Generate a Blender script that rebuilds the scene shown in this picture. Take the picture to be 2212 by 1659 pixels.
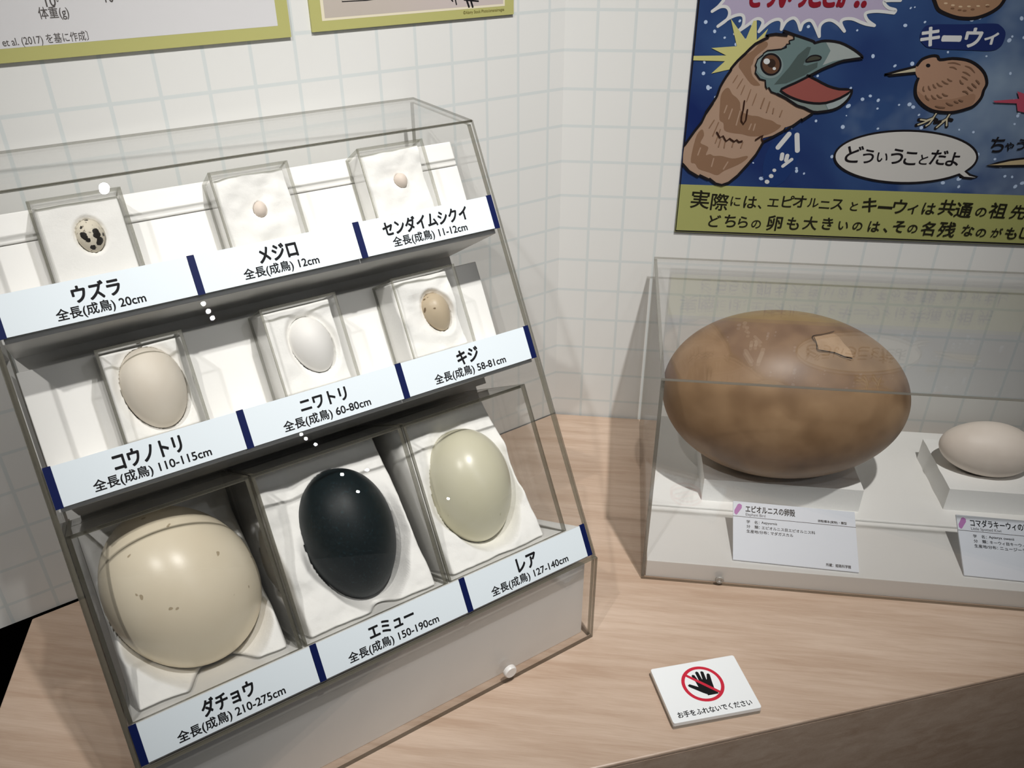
import bpy, bmesh, math, random
from mathutils import Vector, Matrix, noise
from mathutils.geometry import tessellate_polygon
for o in list(bpy.data.objects): bpy.data.objects.remove(o)
SC = bpy.context.scene; COL = SC.collection
# ------------------------------------------------------------------ units: one wall grid square = 45 mm
G = 0.045; ZT = -0.59; TABLE_H = 0.80
def M(p): return Vector((p[0]*G, p[1]*G, (p[2]-ZT)*G + TABLE_H))          # grid squares -> metres
# ------------------------------------------------------------------ camera
CAM = Vector((1.59498, -23.51789, 14.51575)); FPX = 1767.09
def rodr(w):
    w = Vector(w); return Matrix.Rotation(w.length, 3, w.normalized())
RC = rodr((2.1035923, 0.1301845, -0.0813561))                               # rows: right, down, forward
cd = bpy.data.cameras.new('camera'); cam = bpy.data.objects.new('camera', cd); COL.objects.link(cam)
cd.sensor_fit = 'HORIZONTAL'; cd.sensor_width = 36; cd.lens = FPX/2212*36; cd.clip_start = .02
mw = Matrix((RC[0], -RC[1], -RC[2])).transposed().to_4x4(); mw.translation = M(CAM); cam.matrix_world = mw
SC.camera = cam
# ------------------------------------------------------------------ light
vs = SC.view_settings; vs.view_transform = 'Standard'; vs.look = 'None'; vs.gamma = 1; vs.use_curve_mapping = False; vs.exposure = -0.14
SC.cycles.transparent_max_bounces = 40; SC.cycles.max_bounces = 8; SC.cycles.use_denoising = True
SC.cycles.caustics_reflective = False; SC.cycles.caustics_refractive = False
wd = bpy.data.worlds.new('world'); SC.world = wd; wd.use_nodes = True
wb = wd.node_tree.nodes['Background']; wb.inputs[0].default_value = (1.0, .99, .97, 1); wb.inputs[1].default_value = .08
def spot(name, pos, aim, watt, ang, rad, col=(1, .96, .9), blend=.5):
    l = bpy.data.lights.new(name, 'SPOT'); l.energy = watt; l.spot_size = math.radians(ang); l.spot_blend = blend
    l.shadow_soft_size = rad; l.color = col
    o = bpy.data.objects.new(name, l); COL.objects.link(o); o.location = M(pos)
    o.rotation_euler = (M(aim)-M(pos)).to_track_quat('-Z', 'Y').to_euler(); return o
spot('ceiling_spot', (8.5, -21, 40), (.5, -3, 3.5), 132, 55, .02, (1, .98, .95), 1.0)
spot('ceiling_spot', (-8, -33, 40), (-9, -7, 7), 74, 44, .02, (1, .975, .945), 1.0)  # added fill lamp, brightens the left wall and upper label row
spot('ceiling_spot', (15.3, -31.2, 40), (2, -4, 3), 9, 40, .013, (.97, .98, 1), 1.0)
for q in ((28.6, -38.4, 40), (29.6, -39.05, 40), (30.5, -39.65, 40)): spot('ceiling_spot', q, (0, -6, 4), 5, 40, .0065, (.95, .97, 1), 1.0)
for q in ((54.0, -53.5, 40), (55.4, -54.2, 40), (57.9, -55.1, 40), (68.7, -60.9, 40), (72.5, -59.6, 40), (76.2, -64.9, 40), (101.7, -66.5, 40)): spot('ceiling_spot', q, (0, -8, 3), 2.5, 30, .0075, (.95, .97, 1), 1.0)
# ------------------------------------------------------------------ materials
def lin(c):
    c /= 255.0; return c/12.92 if c <= .04045 else ((c+.055)/1.055)**2.4
def rgb(r, g, b, k=1.0): return (min(1, lin(r)*k), min(1, lin(g)*k), min(1, lin(b)*k), 1)
MATS = {}
def mat(name, col, rough=.5, spec=.3, fn=None):
    if name in MATS: return MATS[name]
    m = bpy.data.materials.new(name); m.use_nodes = True; b = m.node_tree.nodes['Principled BSDF']
    b.inputs['Base Color'].default_value = col; b.inputs['Roughness'].default_value = rough; b.inputs['Specular IOR Level'].default_value = spec
    if fn: fn(m.node_tree, b)
    MATS[name] = m; return m
def N(t, kind, **k):
    n = t.nodes.new(kind)
    for a, v in k.items():
        if isinstance(a, str) and a.startswith('i_'): n.inputs[int(a[2:])].default_value = v
        else: setattr(n, a, v)
    return n
def math_n(t, op, a, b=None, c=None):
    n = t.nodes.new('ShaderNodeMath'); n.operation = op
    for i, v in enumerate((a, b, c)):
        if v is None: continue
        if hasattr(v, 'default_value'): t.links.new(v, n.inputs[i])
        else: n.inputs[i].default_value = v
    return n.outputs[0]
def mix_n(t, fac, a, b):
    n = t.nodes.new('ShaderNodeMix'); n.data_type = 'RGBA'
    for s, v in ((0, fac), (6, a), (7, b)):
        if hasattr(v, 'default_value'): t.links.new(v, n.inputs[s])
        else: n.inputs[s].default_value = v
    return n.outputs[2]
def tex_n(t, scale, detail=4, rough=.5, stretch=None, coord='Object', dist=0):
    c = t.nodes.new('ShaderNodeTexCoord').outputs[coord]
    if stretch:
        mp = t.nodes.new('ShaderNodeMapping'); mp.inputs['Scale'].default_value = stretch[:3]
        if len(stretch) > 3: mp.inputs['Rotation'].default_value = (0, 0, stretch[3])
        t.links.new(c, mp.inputs[0]); c = mp.outputs[0]
    n = t.nodes.new('ShaderNodeTexNoise'); n.inputs['Scale'].default_value = scale; n.inputs['Detail'].default_value = detail
    n.inputs['Roughness'].default_value = rough; n.inputs['Distortion'].default_value = dist
    t.links.new(c, n.inputs['Vector']); return n.outputs['Fac']
def ramp_n(t, fac, a, b, lo=0.0, hi=1.0):
    n = t.nodes.new('ShaderNodeMapRange'); n.inputs[1].default_value = a; n.inputs[2].default_value = b; n.inputs[3].default_value = lo; n.inputs[4].default_value = hi
    t.links.new(fac, n.inputs[0]); return n.outputs[0]
def bump_n(t, b, h, strength=.2, dist=.002):
    n = t.nodes.new('ShaderNodeBump'); n.inputs['Strength'].default_value = strength; n.inputs['Distance'].default_value = dist
    t.links.new(h, n.inputs['Height']); t.links.new(n.outputs[0], b.inputs['Normal'])
def grid_fn(off):
    def fn(t, b):
        xyz = t.nodes.new('ShaderNodeSeparateXYZ'); t.links.new(t.nodes.new('ShaderNodeTexCoord').outputs['Object'], xyz.inputs[0])
        gx = math_n(t, 'PINGPONG', math_n(t, 'SUBTRACT', math_n(t, 'DIVIDE', xyz.outputs[0], G), off), .5)
        gz = math_n(t, 'PINGPONG', math_n(t, 'DIVIDE', xyz.outputs[2], G), .5)
        ln = ramp_n(t, math_n(t, 'MINIMUM', gx, gz), .032, .046, 1, 0)
        t.links.new(mix_n(t, ln, rgb(216, 216, 213), rgb(202, 207, 206)), b.inputs['Base Color'])
    return fn
def wood_fn(c1, c2, rot):
    def fn(t, b):
        n1 = tex_n(t, 6, 5, .55, (1.2, 16, 16, rot), dist=.6); n2 = tex_n(t, 40, 4, .6, (1.0, 22, 22, rot)); n3 = tex_n(t, 2.2, 2, .5, (1, 5, 5, rot))
        f = math_n(t, 'ADD', math_n(t, 'MULTIPLY', n1, .5), math_n(t, 'ADD', math_n(t, 'MULTIPLY', n2, .25), math_n(t, 'MULTIPLY', n3, .35)))
        t.links.new(mix_n(t, ramp_n(t, f, .42, .68), c1, c2), b.inputs['Base Color'])
        bump_n(t, b, n2, .05, .0005)
    return fn
def speck_fn(base, spotc, scale, lo, hi, mott=None):
    def fn(t, b):
        c = base
        if mott: c = mix_n(t, ramp_n(t, tex_n(t, mott[1], 4, .6), .35, .7), base, mott[0])
        if spotc: c = mix_n(t, ramp_n(t, tex_n(t, scale, 1, .4), lo, hi), c, spotc)
        if hasattr(c, 'default_value'): t.links.new(c, b.inputs['Base Color'])
        bump_n(t, b, tex_n(t, 900, 2, .5), .08, .0004)
    return fn
def cotton_fn(t, b): bump_n(t, b, tex_n(t, 90, 7, .7), .22, .004)
WHITE = mat('white_acrylic', rgb(233, 232, 229), .35, .4)
CARD = mat('white_card', rgb(232, 237, 246), .5, .3)
LABELM = mat('label_paper', rgb(216, 225, 230), .45, .3)
NAVY = mat('navy_print', rgb(9, 22, 70), .5, .15)
INK = mat('black_print', rgb(26, 26, 28), .6, .1)
GREYINK = mat('grey_print', rgb(95, 92, 92), .6, .1)
FOAM = mat('foam', rgb(238, 238, 236), .9, .1, lambda t, b: bump_n(t, b, tex_n(t, 350, 3, .6), .3, .001))
COTTON = mat('cotton', rgb(246, 245, 242), .95, .05, cotton_fn)
def acrylic(name, tint, ior=1.49):
    m = bpy.data.materials.new(name); m.use_nodes = True; t = m.node_tree; t.nodes.clear()
    out = t.nodes.new('ShaderNodeOutputMaterial'); mx = t.nodes.new('ShaderNodeMixShader')
    tr = N(t, 'ShaderNodeBsdfTransparent', i_0=tint); gl = t.nodes.new('ShaderNodeBsdfGlossy'); gl.inputs['Roughness'].default_value = 0.0
    fr = t.nodes.new('ShaderNodeFresnel'); ge = t.nodes.new('ShaderNodeNewGeometry')
    t.links.new(ramp_n(t, ge.outputs['Backfacing'], 0, 1, ior, 1/ior), fr.inputs['IOR'])
    t.links.new(fr.outputs[0], mx.inputs[0]); t.links.new(tr.outputs[0], mx.inputs[1]); t.links.new(gl.outputs[0], mx.inputs[2]); t.links.new(mx.outputs[0], out.inputs[0])
    return m
def edge_mat(name, col, k):
    m = bpy.data.materials.new(name); m.use_nodes = True; t = m.node_tree; b = t.nodes['Principled BSDF']
    b.inputs['Base Color'].default_value = col; b.inputs['Roughness'].default_value = .3
    mx = t.nodes.new('ShaderNodeMixShader'); mx.inputs[0].default_value = k
    tr = N(t, 'ShaderNodeBsdfTransparent', i_0=(.74, .74, .69, 1)); out = t.nodes['Material Output']
    t.links.new(tr.outputs[0], mx.inputs[1]); t.links.new(b.outputs[0], mx.inputs[2]); t.links.new(mx.outputs[0], out.inputs[0]); return m
ACR = acrylic('clear_acrylic', (.998, .998, .995, 1)); EDGE = edge_mat('acrylic_edge', rgb(100, 96, 84), .62)
EDGE2 = edge_mat('case_edge', rgb(150, 146, 138), .5)
ACRB = acrylic('clear_box_acrylic', (.998, .998, .996, 1)); EDGEB = edge_mat('box_edge', rgb(170, 168, 160), .3)
# ------------------------------------------------------------------ object helpers
def empty(name, at, label, cat, group=None):
    o = bpy.data.objects.new(name, None); COL.objects.link(o); o.location = M(at); o.empty_display_size = .02
    o['label'] = label; o['category'] = cat
    if group: o['group'] = group
    return o
def mesh(name, verts, faces, mats, parent=None, origin=None, smooth=False, mi=None):
    """verts in grid squares; the mesh is stored relative to its thing's base"""
    me = bpy.data.meshes.new(name); org = M(origin) if origin is not None else Vector((0, 0, 0))
    base = parent
    while base is not None and base.parent is not None: base = base.parent
    if base is not None: org = base.location.copy()
    me.from_pydata([M(v)-org for v in verts], [], faces)
    for m in (mats if isinstance(mats, (list, tuple)) else [mats]): me.materials.append(m)
    if mi: me.polygons.foreach_set('material_index', mi)
    if smooth: me.polygons.foreach_set('use_smooth', [True]*len(me.polygons))
    me.update(); o = bpy.data.objects.new(name, me); COL.objects.link(o)
    if parent is not None: o.parent = parent
    else: o.location = org
    return o
def tag(o, label, cat, group=None):
    o['label'] = label; o['category'] = cat
    if group: o['group'] = group
    return o
class Geo:
    def __init__(s): s.v = []; s.f = []; s.m = []
    def add(s, vs, fs, m=0):
        n = len(s.v); s.v += [tuple(v) for v in vs]; s.f += [tuple(i+n for i in f) for f in fs]; s.m += [m]*len(fs)
    def prism(s, poly, off, m=0, em=None):
        """extrude a planar polygon (3D points) by the vector off"""
        n = len(poly); off = Vector(off); p = [Vector(q) for q in poly]; q = [a+off for a in p]
        nn = sum(((p[i]-p[0]).cross(p[(i+1) % n]-p[0]) for i in range(n)), Vector())
        flip = nn.dot(off) > 0
        bot = list(range(n)); top = list(range(n, 2*n)); sides = [(i, (i+1) % n, n+(i+1) % n, n+i) for i in range(n)]
        if flip: bot = bot[::-1]
        else: top = top[::-1]; sides = [f[::-1] for f in sides]
        s.add(p+q, [bot, top], m); s.m[-2:] = [m, m]
        k = len(s.v)-2*n
        for f in sides: s.f.append(tuple(i+k for i in f)); s.m.append(m if em is None else em)
    def box(s, f, x0, x1, y0, y1, z0, z1, m=0, em=None, axis=2):
        """box in a local frame f(a,b,c); axis = the thin one, its two big faces get m"""
        r = [(x0, x1), (y0, y1), (z0, z1)]; o = [i for i in range(3) if i != axis]
        def c(a, b, t):
            q = [0, 0, 0]; q[o[0]] = a; q[o[1]] = b; q[axis] = t; return Vector(f(*q))
        (a0, a1), (b0, b1), (t0, t1) = r[o[0]], r[o[1]], r[axis]
        P = [c(a0, b0, t0), c(a1, b0, t0), c(a1, b1, t0), c(a0, b1, t0)]
        s.prism(P, c(a0, b0, t1)-P[0], m, em)
    def build(s, name, mats, parent=None, origin=None, smooth=False): return mesh(name, s.v, s.f, mats, parent, origin, smooth, s.m)
def bevel(o, w, seg=2):
    b = o.modifiers.new('bevel', 'BEVEL'); b.width = w*G; b.segments = seg; b.limit_method = 'ANGLE'; return o
ident = lambda a, b, c: (a, b, c)
# ------------------------------------------------------------------ text: the built-in font turned into mesh outlines
TXT = {}
def glyphs(s, bold=0.0):
    key = s
    if key not in TXT:
        cu = bpy.data.curves.new('text', 'FONT'); cu.body = s; cu.size = 1; cu.resolution_u = 4; cu.fill_mode = 'FRONT'
        o = bpy.data.objects.new('text', cu); COL.objects.link(o); bpy.context.view_layer.update()
        me = bpy.data.meshes.new_from_object(o.evaluated_get(bpy.context.evaluated_depsgraph_get()))
        TXT[key] = ([(v.co.x, v.co.y) for v in me.vertices], [tuple(p.vertices) for p in me.polygons])
        bpy.data.objects.remove(o); bpy.data.curves.remove(cu); bpy.data.meshes.remove(me)
    return TXT[key]
def put_text(g, s, f, x0, x1, yc, h, m=0, bold=0.0, rot=0.0, ref=None):
    """text fitted between x0 and x1, centred on yc, glyph height h; f(x,y) -> 3D"""
    v, fs = glyphs(s, bold)
    if not v: return
    ax, bx = min(a for a, _ in v), max(a for a, _ in v); ay, by = min(b for _, b in v), max(b for _, b in v)
    sx = (x1-x0)/(bx-ax); sy = h/(by-ay); cx = (x0+x1)/2
    for q in range(9 if bold else 1):
        ox, oy = (bold*sy*math.cos(q*math.pi/4), bold*sy*math.sin(q*math.pi/4)) if q < 8 and bold else (0, 0); out = []
        for a, b in v:
            X = x0+(a-ax)*sx-cx+ox; Y = (b-(ay+by)/2)*sy+oy
            out.append(f(cx+X*math.cos(rot)-Y*math.sin(rot), yc+X*math.sin(rot)+Y*math.cos(rot), q))
        g.add(out, fs, m)
def aspect(s, bold=0.0):
    v, _ = glyphs(s, bold); return (max(a for a, _ in v)-min(a for a, _ in v))/(max(b for _, b in v)-min(b for _, b in v))
# ------------------------------------------------------------------ flat artwork helpers (2D points in wall squares)
def smooth2(pts, n=5, closed=True):
    out = []; k = len(pts)
    for i in range(k if closed else k-1):
        p0, p1, p2, p3 = [pts[j % k] if closed else pts[max(0, min(k-1, j))] for j in (i-1, i, i+1, i+2)]
        for q in range(n):
            t = q/n
            out.append(tuple(.5*(2*p1[a]+(p2[a]-p0[a])*t+(2*p0[a]-5*p1[a]+4*p2[a]-p3[a])*t*t+(3*p1[a]-p0[a]-3*p2[a]+p3[a])*t**3) for a in (0, 1)))
    if not closed: out.append(tuple(pts[-1]))
    return out
class Art:
    """collects flat printed shapes of several colours into one mesh; f(x,y,layer) -> 3D"""
    def __init__(s, f): s.g = Geo(); s.f = f; s.mats = []; s.lay = 0
    def mi(s, m):
        if m not in s.mats: s.mats.append(m)
        return s.mats.index(m)
    def fill(s, pts, m):
        s.lay += 1; L = s.lay; tri = tessellate_polygon([[Vector((p[0], p[1], 0)) for p in pts]])
        vs = [s.f(p[0], p[1], L) for p in pts]; fs = []
        for t in tri:
            a, b, c = (pts[i] for i in t)
            fs.append(t if (b[0]-a[0])*(c[1]-a[1])-(b[1]-a[1])*(c[0]-a[0]) > 0 else t[::-1])
        s.g.add(vs, fs, s.mi(m))
    def stroke(s, pts, w, m, closed=False, taper=False):
        s.lay += 1; L = s.lay; k = len(pts); vs = []; fs = []
        for i in range(k):
            a = pts[(i-1) % k] if closed or i else pts[0]; b = pts[(i+1) % k] if closed or i < k-1 else pts[-1]
            dx, dy = b[0]-a[0], b[1]-a[1]; d = math.hypot(dx, dy) or 1
            h = w/2*(max(.12, math.sin(math.pi*min(1, (i+.6)/(k+.2)))**.6) if taper else 1)
            vs += [s.f(pts[i][0]-dy/d*h, pts[i][1]+dx/d*h, L), s.f(pts[i][0]+dy/d*h, pts[i][1]-dx/d*h, L)]
        for i in range(k if closed else k-1):
            j = (i+1) % k; fs.append((2*i, 2*i+1, 2*j+1, 2*j))
        s.g.add(vs, fs, s.mi(m))
        if not closed and not taper:
            for q, p in enumerate((pts[0], pts[-1])): s.disc(p[0], p[1], w/2, w/2, m, lift=.3+.3*q)
    def disc(s, x, y, rx, ry, m, rot=0, n=20, lift=0.0):
        c, sn = math.cos(rot), math.sin(rot)
        vs = [s.f(x+rx*math.cos(a)*c-ry*math.sin(a)*sn, y+rx*math.cos(a)*sn+ry*math.sin(a)*c, s.lay+lift) for a in [2*math.pi*i/n for i in range(n)]]
        s.g.add(vs, [tuple(range(n))], s.mi(m))
    def text(s, t, x0, x1, yc, h, m, bold=0.0, rot=0.0):
        s.lay += 1; L = s.lay; put_text(s.g, t, lambda x, y, q: s.f(x, y, L+q*.12), x0, x1, yc, h, s.mi(m), bold, rot)
    def build(s, name, parent): return s.g.build(name, s.mats, parent)
exec_parts = True
# ================================================================== THE SETTING
def structure(o): o['kind'] = 'structure'; return o
TH = 2.4103558997                                                             # turn between the two walls
ZC = (2.75-TABLE_H)/G+ZT; ZF = (0-TABLE_H)/G+ZT
def wall(name, x0, x1, z0, z1, off, rotz, side):
    g = Geo(); g.box(ident, x0*G, x1*G, 0, side*.1, z0*G, z1*G)
    me = bpy.data.meshes.new(name); me.from_pydata([Vector(v) for v in g.v], [], g.f); me.materials.append(mat(name+'_panel', rgb(228, 227, 223), .55, .25, grid_fn(off)))
    o = bpy.data.objects.new(name, me); COL.objects.link(o); o.location = M((0, 0, 0)); o.rotation_euler = (0, 0, rotz); return structure(o)
wall('wall_right', 0, 52, ZF, ZC, .8668, 0, 1)
wall('wall_left', 0, 40, ZT, ZC, .51145, -TH, -1)
dLx, dLy = math.cos(TH), -math.sin(TH)
nLx, nLy = math.sin(TH), math.cos(TH)                                         # points away from the room? set below
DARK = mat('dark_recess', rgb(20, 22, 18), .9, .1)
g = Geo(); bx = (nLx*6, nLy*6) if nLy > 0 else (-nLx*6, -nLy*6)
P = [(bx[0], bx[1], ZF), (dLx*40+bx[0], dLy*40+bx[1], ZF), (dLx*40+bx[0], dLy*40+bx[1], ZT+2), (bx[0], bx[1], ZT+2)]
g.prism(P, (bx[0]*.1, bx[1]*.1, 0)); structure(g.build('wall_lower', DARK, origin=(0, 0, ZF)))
g = Geo(); g.box(ident, -80, 130, -90, 20, ZF-2, ZF); structure(g.build('floor', mat('floor_carpet', rgb(42, 30, 24), .95, .05), origin=(0, 0, ZF)))
g = Geo(); g.box(ident, -80, 130, -90, 20, ZC, ZC+2); structure(g.build('ceiling', mat('ceiling_paint', rgb(200, 198, 194), .9, .1), origin=(0, 0, ZC)))
# ================================================================== DISPLAY TABLE
t = empty('display_table', (0, -8, ZF), 'pale wood-grain display counter carrying both egg cases, dark front below', 'counter')
a1 = math.radians(20.6); fx, fy = math.cos(a1), math.sin(a1)
lc = (-9.52, -17.45); e = .02
top = [(-.03, -.07), (dLx*16.12+.05, dLy*16.12-.07), lc, (lc[0]+fx*30, lc[1]+fy*30), (lc[0]+fx*30, -.07)]
WOOD = mat('wood_laminate', rgb(190, 162, 140), .36, .4, wood_fn(rgb(203, 181, 162), rgb(178, 152, 131), -a1))
g = Geo(); g.prism([(x, y, ZT-.12) for x, y in top], (0, 0, .12)); bevel(g.build('counter_top', WOOD, t), .035)
WOODF = WOOD
g = Geo(); g.prism([(lc[0]+.004, lc[1]+.004, ZF+1.5), (lc[0]+fx*30, lc[1]+fy*30+.004, ZF+1.5), (lc[0]+fx*30, lc[1]+fy*30+.004, ZT-.122), (lc[0]+.004, lc[1]+.004, ZT-.122)], (-fy*.4, fx*.4, 0)); g.build('front_panel', WOODF, t)
lx, ly = dLx*16.1, dLy*16.1
g = Geo(); g.prism([(lc[0]+.1, lc[1]+.4, ZF+1.5), (lx+.1, ly+.1, ZF+1.5), (lx+.1, ly+.1, ZT-.122), (lc[0]+.1, lc[1]+.4, ZT-.122)], (.4, .14, 0)); g.build('side_panel', WOODF, t)
g = Geo(); g.prism([(lc[0]+1.2, lc[1]+1.6, ZF), (lc[0]+fx*29, lc[1]+fy*29+1.2, ZF), (lc[0]+fx*29, lc[1]+fy*29+1.2, ZF+1.5), (lc[0]+1.2, lc[1]+1.6, ZF+1.5)], (-fy*.4, fx*.4, 0)); g.build('plinth', DARK, t)
# ================================================================== LEFT CASE: local frame l (leftwards), s (up the slope), p (into the slope)
YAW = math.radians(39.9); F0 = Vector((1.693, -9.740, ZT))
U = Vector((-math.cos(YAW), -math.sin(YAW), 0)); V = Vector((-math.sin(YAW), math.cos(YAW), 0)); SA = math.radians(60)
K = (.068, 2.525)
def W3(l, d, h): return F0+U*l+V*d+Vector((0, 0, h))
def LS(l, s, p): return W3(l, K[0]+s*math.cos(SA)+p*math.sin(SA), K[1]+s*math.sin(SA)-p*math.cos(SA))
SDIR = LS(0, 1, 0)-LS(0, 0, 0); PDIR = LS(0, 0, 1)-LS(0, 0, 0)
LW = 9.70; TK = .09
st = empty('stepped_display_stand', W3(4.85, 3, 0), 'white three-tier sloping stand inside the left clear case', 'display stand')
g = Geo(); g.prism([W3(.14, .26, 0), W3(.14, .26, 2.22), W3(.14, 2.35, 1.02), W3(.14, 2.35, 0)], U*(LW-.28)); bevel(g.build('base_block', WHITE, st), .02)
g = Geo(); g.box(LS, .13, 9.57, -.95, 4.62, 3.3, 3.4, axis=2); g.build('back_panel', WHITE, st)
g = Geo(); g.box(LS, .13, 9.57, 4.2, 8.1, 2.68, 2.8, axis=2); g.build('riser_panel', WHITE, st)
for s0, s1, pb in ((-.02, .72, 3.3), (4.53, 5.26, 3.3), (7.42, 8.15, 2.8)):
    g = Geo(); g.box(LS, .13, 9.57, s0, s1, .14, pb, axis=1); bevel(g.build('shelf', WHITE, st), .02)
g = Geo(); g.box(LS, .13, 9.57, 5.27, 7.05, 1.42, 2.66, axis=2); bevel(g.build('spacer_block', WHITE, st), .02)
g = Geo(); g.box(LS, .13, 9.57, 8.16, 9.18, 1.0, 2.66, axis=2); bevel(g.build('spacer_block', WHITE, st), .02)
g = Geo(); g.box(LS, .13, 9.57, 9.2, 9.73, 1.0, 2.66, axis=2); bevel(g.build('spacer_block', WHITE, st), .03)
cv = empty('acrylic_display_cover', W3(4.85, 0, 0), 'tall clear acrylic cover with sloping front over nine bird eggs', 'display case')
TOPH = 11.05; DT = K[0]+(TOPH-K[1])/math.tan(SA); DR = 7.8
g = Geo(); g.box(LS, 0, LW, 0, (TOPH-K[1])/math.sin(SA), 0, TK, 0, 1, 2); g.build('slope_panel', [ACR, EDGE2], cv)
g = Geo(); g.box(W3, 0, LW, 0, TK, 0, K[1]-.02, 0, 1, 1); g.build('front_panel', [ACR, EDGE], cv)
g = Geo(); g.box(W3, 0, LW, DT+.04, DR, TOPH-.055, TOPH, 0, 1, 2); g.build('top_panel', [ACR, EDGE], cv)
i0 = TK+.01; sp = LS(0, 0, TK+.01)-F0
prof = [(i0, 0), (i0, K[1]-.05), (DT+.1, TOPH-TK-.02), (DR, TOPH-TK-.02), (DR, 0)]
for l0 in (0, LW-TK):
    g = Geo(); g.prism([W3(l0, d, h) for d, h in prof], U*TK, 0, 1); g.build('side_panel', [ACR, EDGE], cv)
def knob(name, c, nx, r, dep, m, parent, hole=None):
    nx = Vector(nx).normalized(); a = nx.cross(Vector((0, 0, 1))).normalized(); b = nx.cross(a); c = Vector(c); g = Geo(); n = 24
    rings = [(r, 0), (r, dep*.6), (r*.86, dep), (hole or 0.001, dep*(.98)), ((hole or .001)*.7, dep*(.5 if hole else .98))]
    vs = [c+nx*z+(a*math.cos(2*math.pi*i/n)+b*math.sin(2*math.pi*i/n))*q for q, z in rings for i in range(n)]
    fs = [(k*n+i, k*n+(i+1) % n, (k+1)*n+(i+1) % n, (k+1)*n+i) for k in range(len(rings)-1) for i in range(n)]
    g.add(vs, fs); return g.build(name, m, parent)
knob('screw_cap', W3(2.35, -.0, .36), -V, .155, .1, mat('white_plastic', rgb(225, 222, 218), .35), cv)
# ------------------------------------------------------------------ name labels on the slope
BIRDS = [  # text, size text, row bottom s, l range of the label, line-1 span, line-2 span, description
 ('ウズラ', '全長(成鳥) 20cm', 7.51, (6.44, 9.60), (8.375, 7.63), (8.70, 7.295), 'white name label reading ウズラ 20cm, left on the top row'),
 ('メジロ', '全長(成鳥) 12cm', 7.51, (3.275, 6.44), (5.206, 4.48), (5.568, 4.13), 'white name label reading メジロ 12cm, centre of the top row'),
 ('センダイムシクイ', '全長(成鳥) 11-12cm', 7.51, (.09, 3.275), (2.69, .767), (2.559, .859), 'white name label reading センダイムシクイ 11-12cm, right on the top row'),
 ('コウノトリ', '全長(成鳥) 110-115cm', 4.62, (6.43, 9.60), (8.572, 7.464), (8.971, 7.036), 'white name label reading コウノトリ 110-115cm, left on the middle row'),
 ('ニワトリ', '全長(成鳥) 60-80cm', 4.62, (3.27, 6.43), (5.291, 4.374), (5.70, 3.962), 'white name label reading ニワトリ 60-80cm, centre of the middle row'),
 ('キジ', '全長(成鳥) 58-81cm', 4.62, (.09, 3.27), (1.921, 1.425), (2.534, .844), 'white name label reading キジ 58-81cm, right on the middle row'),
 ('ダチョウ', '全長(成鳥) 210-275cm', .07, (6.44, 9.61), (8.468, 7.562), (8.962, 7.072), 'white name label reading ダチョウ 210-275cm, left on the bottom row'),
 ('エミュー', '全長(成鳥) 150-190cm', .07, (3.27, 6.44), (5.316, 4.372), (5.822, 3.907), 'white name label reading エミュー 150-190cm, centre of the bottom row'),
 ('レア', '全長(成鳥) 127-140cm', .07, (.09, 3.27), (1.93, 1.454), (2.656, .715), 'white name label reading レア 127-140cm, right on the bottom row')]
for a, b, s0, (l0, l1), w1, w2, lab in BIRDS:
    lb = empty('name_label', LS((l0+l1)/2, s0, 0), lab, 'label', 'name labels under the eggs')
    g = Geo(); g.box(LS, l0+.004, l1-.004, s0, s0+.70, -.03, -.004, axis=2); g.build('label_plate', LABELM, lb)
    for q in [l1-.13] + ([l0] if l0 < .2 else []):
        g = Geo(); g.box(LS, q+.004, q+.128, s0-.012, s0+.712, -.036, -.003, axis=2); g.build('colour_bar', NAVY, lb)
    g = Geo(); f = lambda x, y, q: LS(-x, y, -.032-q*.0004)
    put_text(g, a, f, -w1[0], -w1[1], s0+.455, .29 if a[0] not in 'ニエ' else .245, 0, .03)
    put_text(g, b, f, -w2[0], -w2[1], s0+.155, .225, 0, .018)
    g.build('lettering', INK, lb)
# ------------------------------------------------------------------ egg boxes, cotton and eggs
def egg_mesh(c, ax, a, b, k, n=40, m=56):
    ax = ax.normalized(); e1 = ax.cross(Vector((.31, .5, .81))).normalized(); e2 = ax.cross(e1)
    vs = [c+ax*a]; fs = []
    for i in range(1, n):
        t = math.pi*i/n; r = b*math.sin(t)*(1-k*math.cos(t))
        for j in range(m):
            ph = 2*math.pi*j/m; vs.append(c+ax*(a*math.cos(t))+(e1*math.cos(ph)+e2*math.sin(ph))*r)
    vs.append(c-ax*a)
    for j in range(m): fs.append((0, 1+j, 1+(j+1) % m))
    for i in range(n-2):
        for j in range(m): fs.append((1+i*m+j, 1+(i+1)*m+j, 1+(i+1)*m+(j+1) % m, 1+i*m+(j+1) % m))
    q = 1+(n-2)*m
    for j in range(m): fs.append((q+j, len(vs)-1, q+(j+1) % m))
    return vs, fs
def slope_egg(name, l, s, p, a, b, rot, k, m, label):
    ax = -(SDIR*math.cos(rot)-U*math.sin(rot)); vs, fs = egg_mesh(LS(l, s, p), ax, a, b, k)
    return tag(mesh(name, vs, fs, m, origin=LS(l, s, p), smooth=True), label, 'egg')
def egg_box(l0, l1, s0, s1, p0, p1, label, tk=.05):
    g = Geo(); g.box(LS, l0, l1, s0, s1, p0, p0+tk, 0, 1, 2)
    for a in (l0, l1-tk): g.box(LS, a, a+tk, s0, s1, p0+tk+.002, p1, 0, 1, 0)
    g.box(LS, l0+tk+.002, l1-tk-.002, s1-tk, s1, p0+tk+.002, p1, 0, 1, 1)
    o = g.build('egg_box', [ACRB, EDGEB if tk < .06 else EDGE], origin=LS((l0+l1)/2, s0, p1)); return tag(o, label, 'box')
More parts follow.
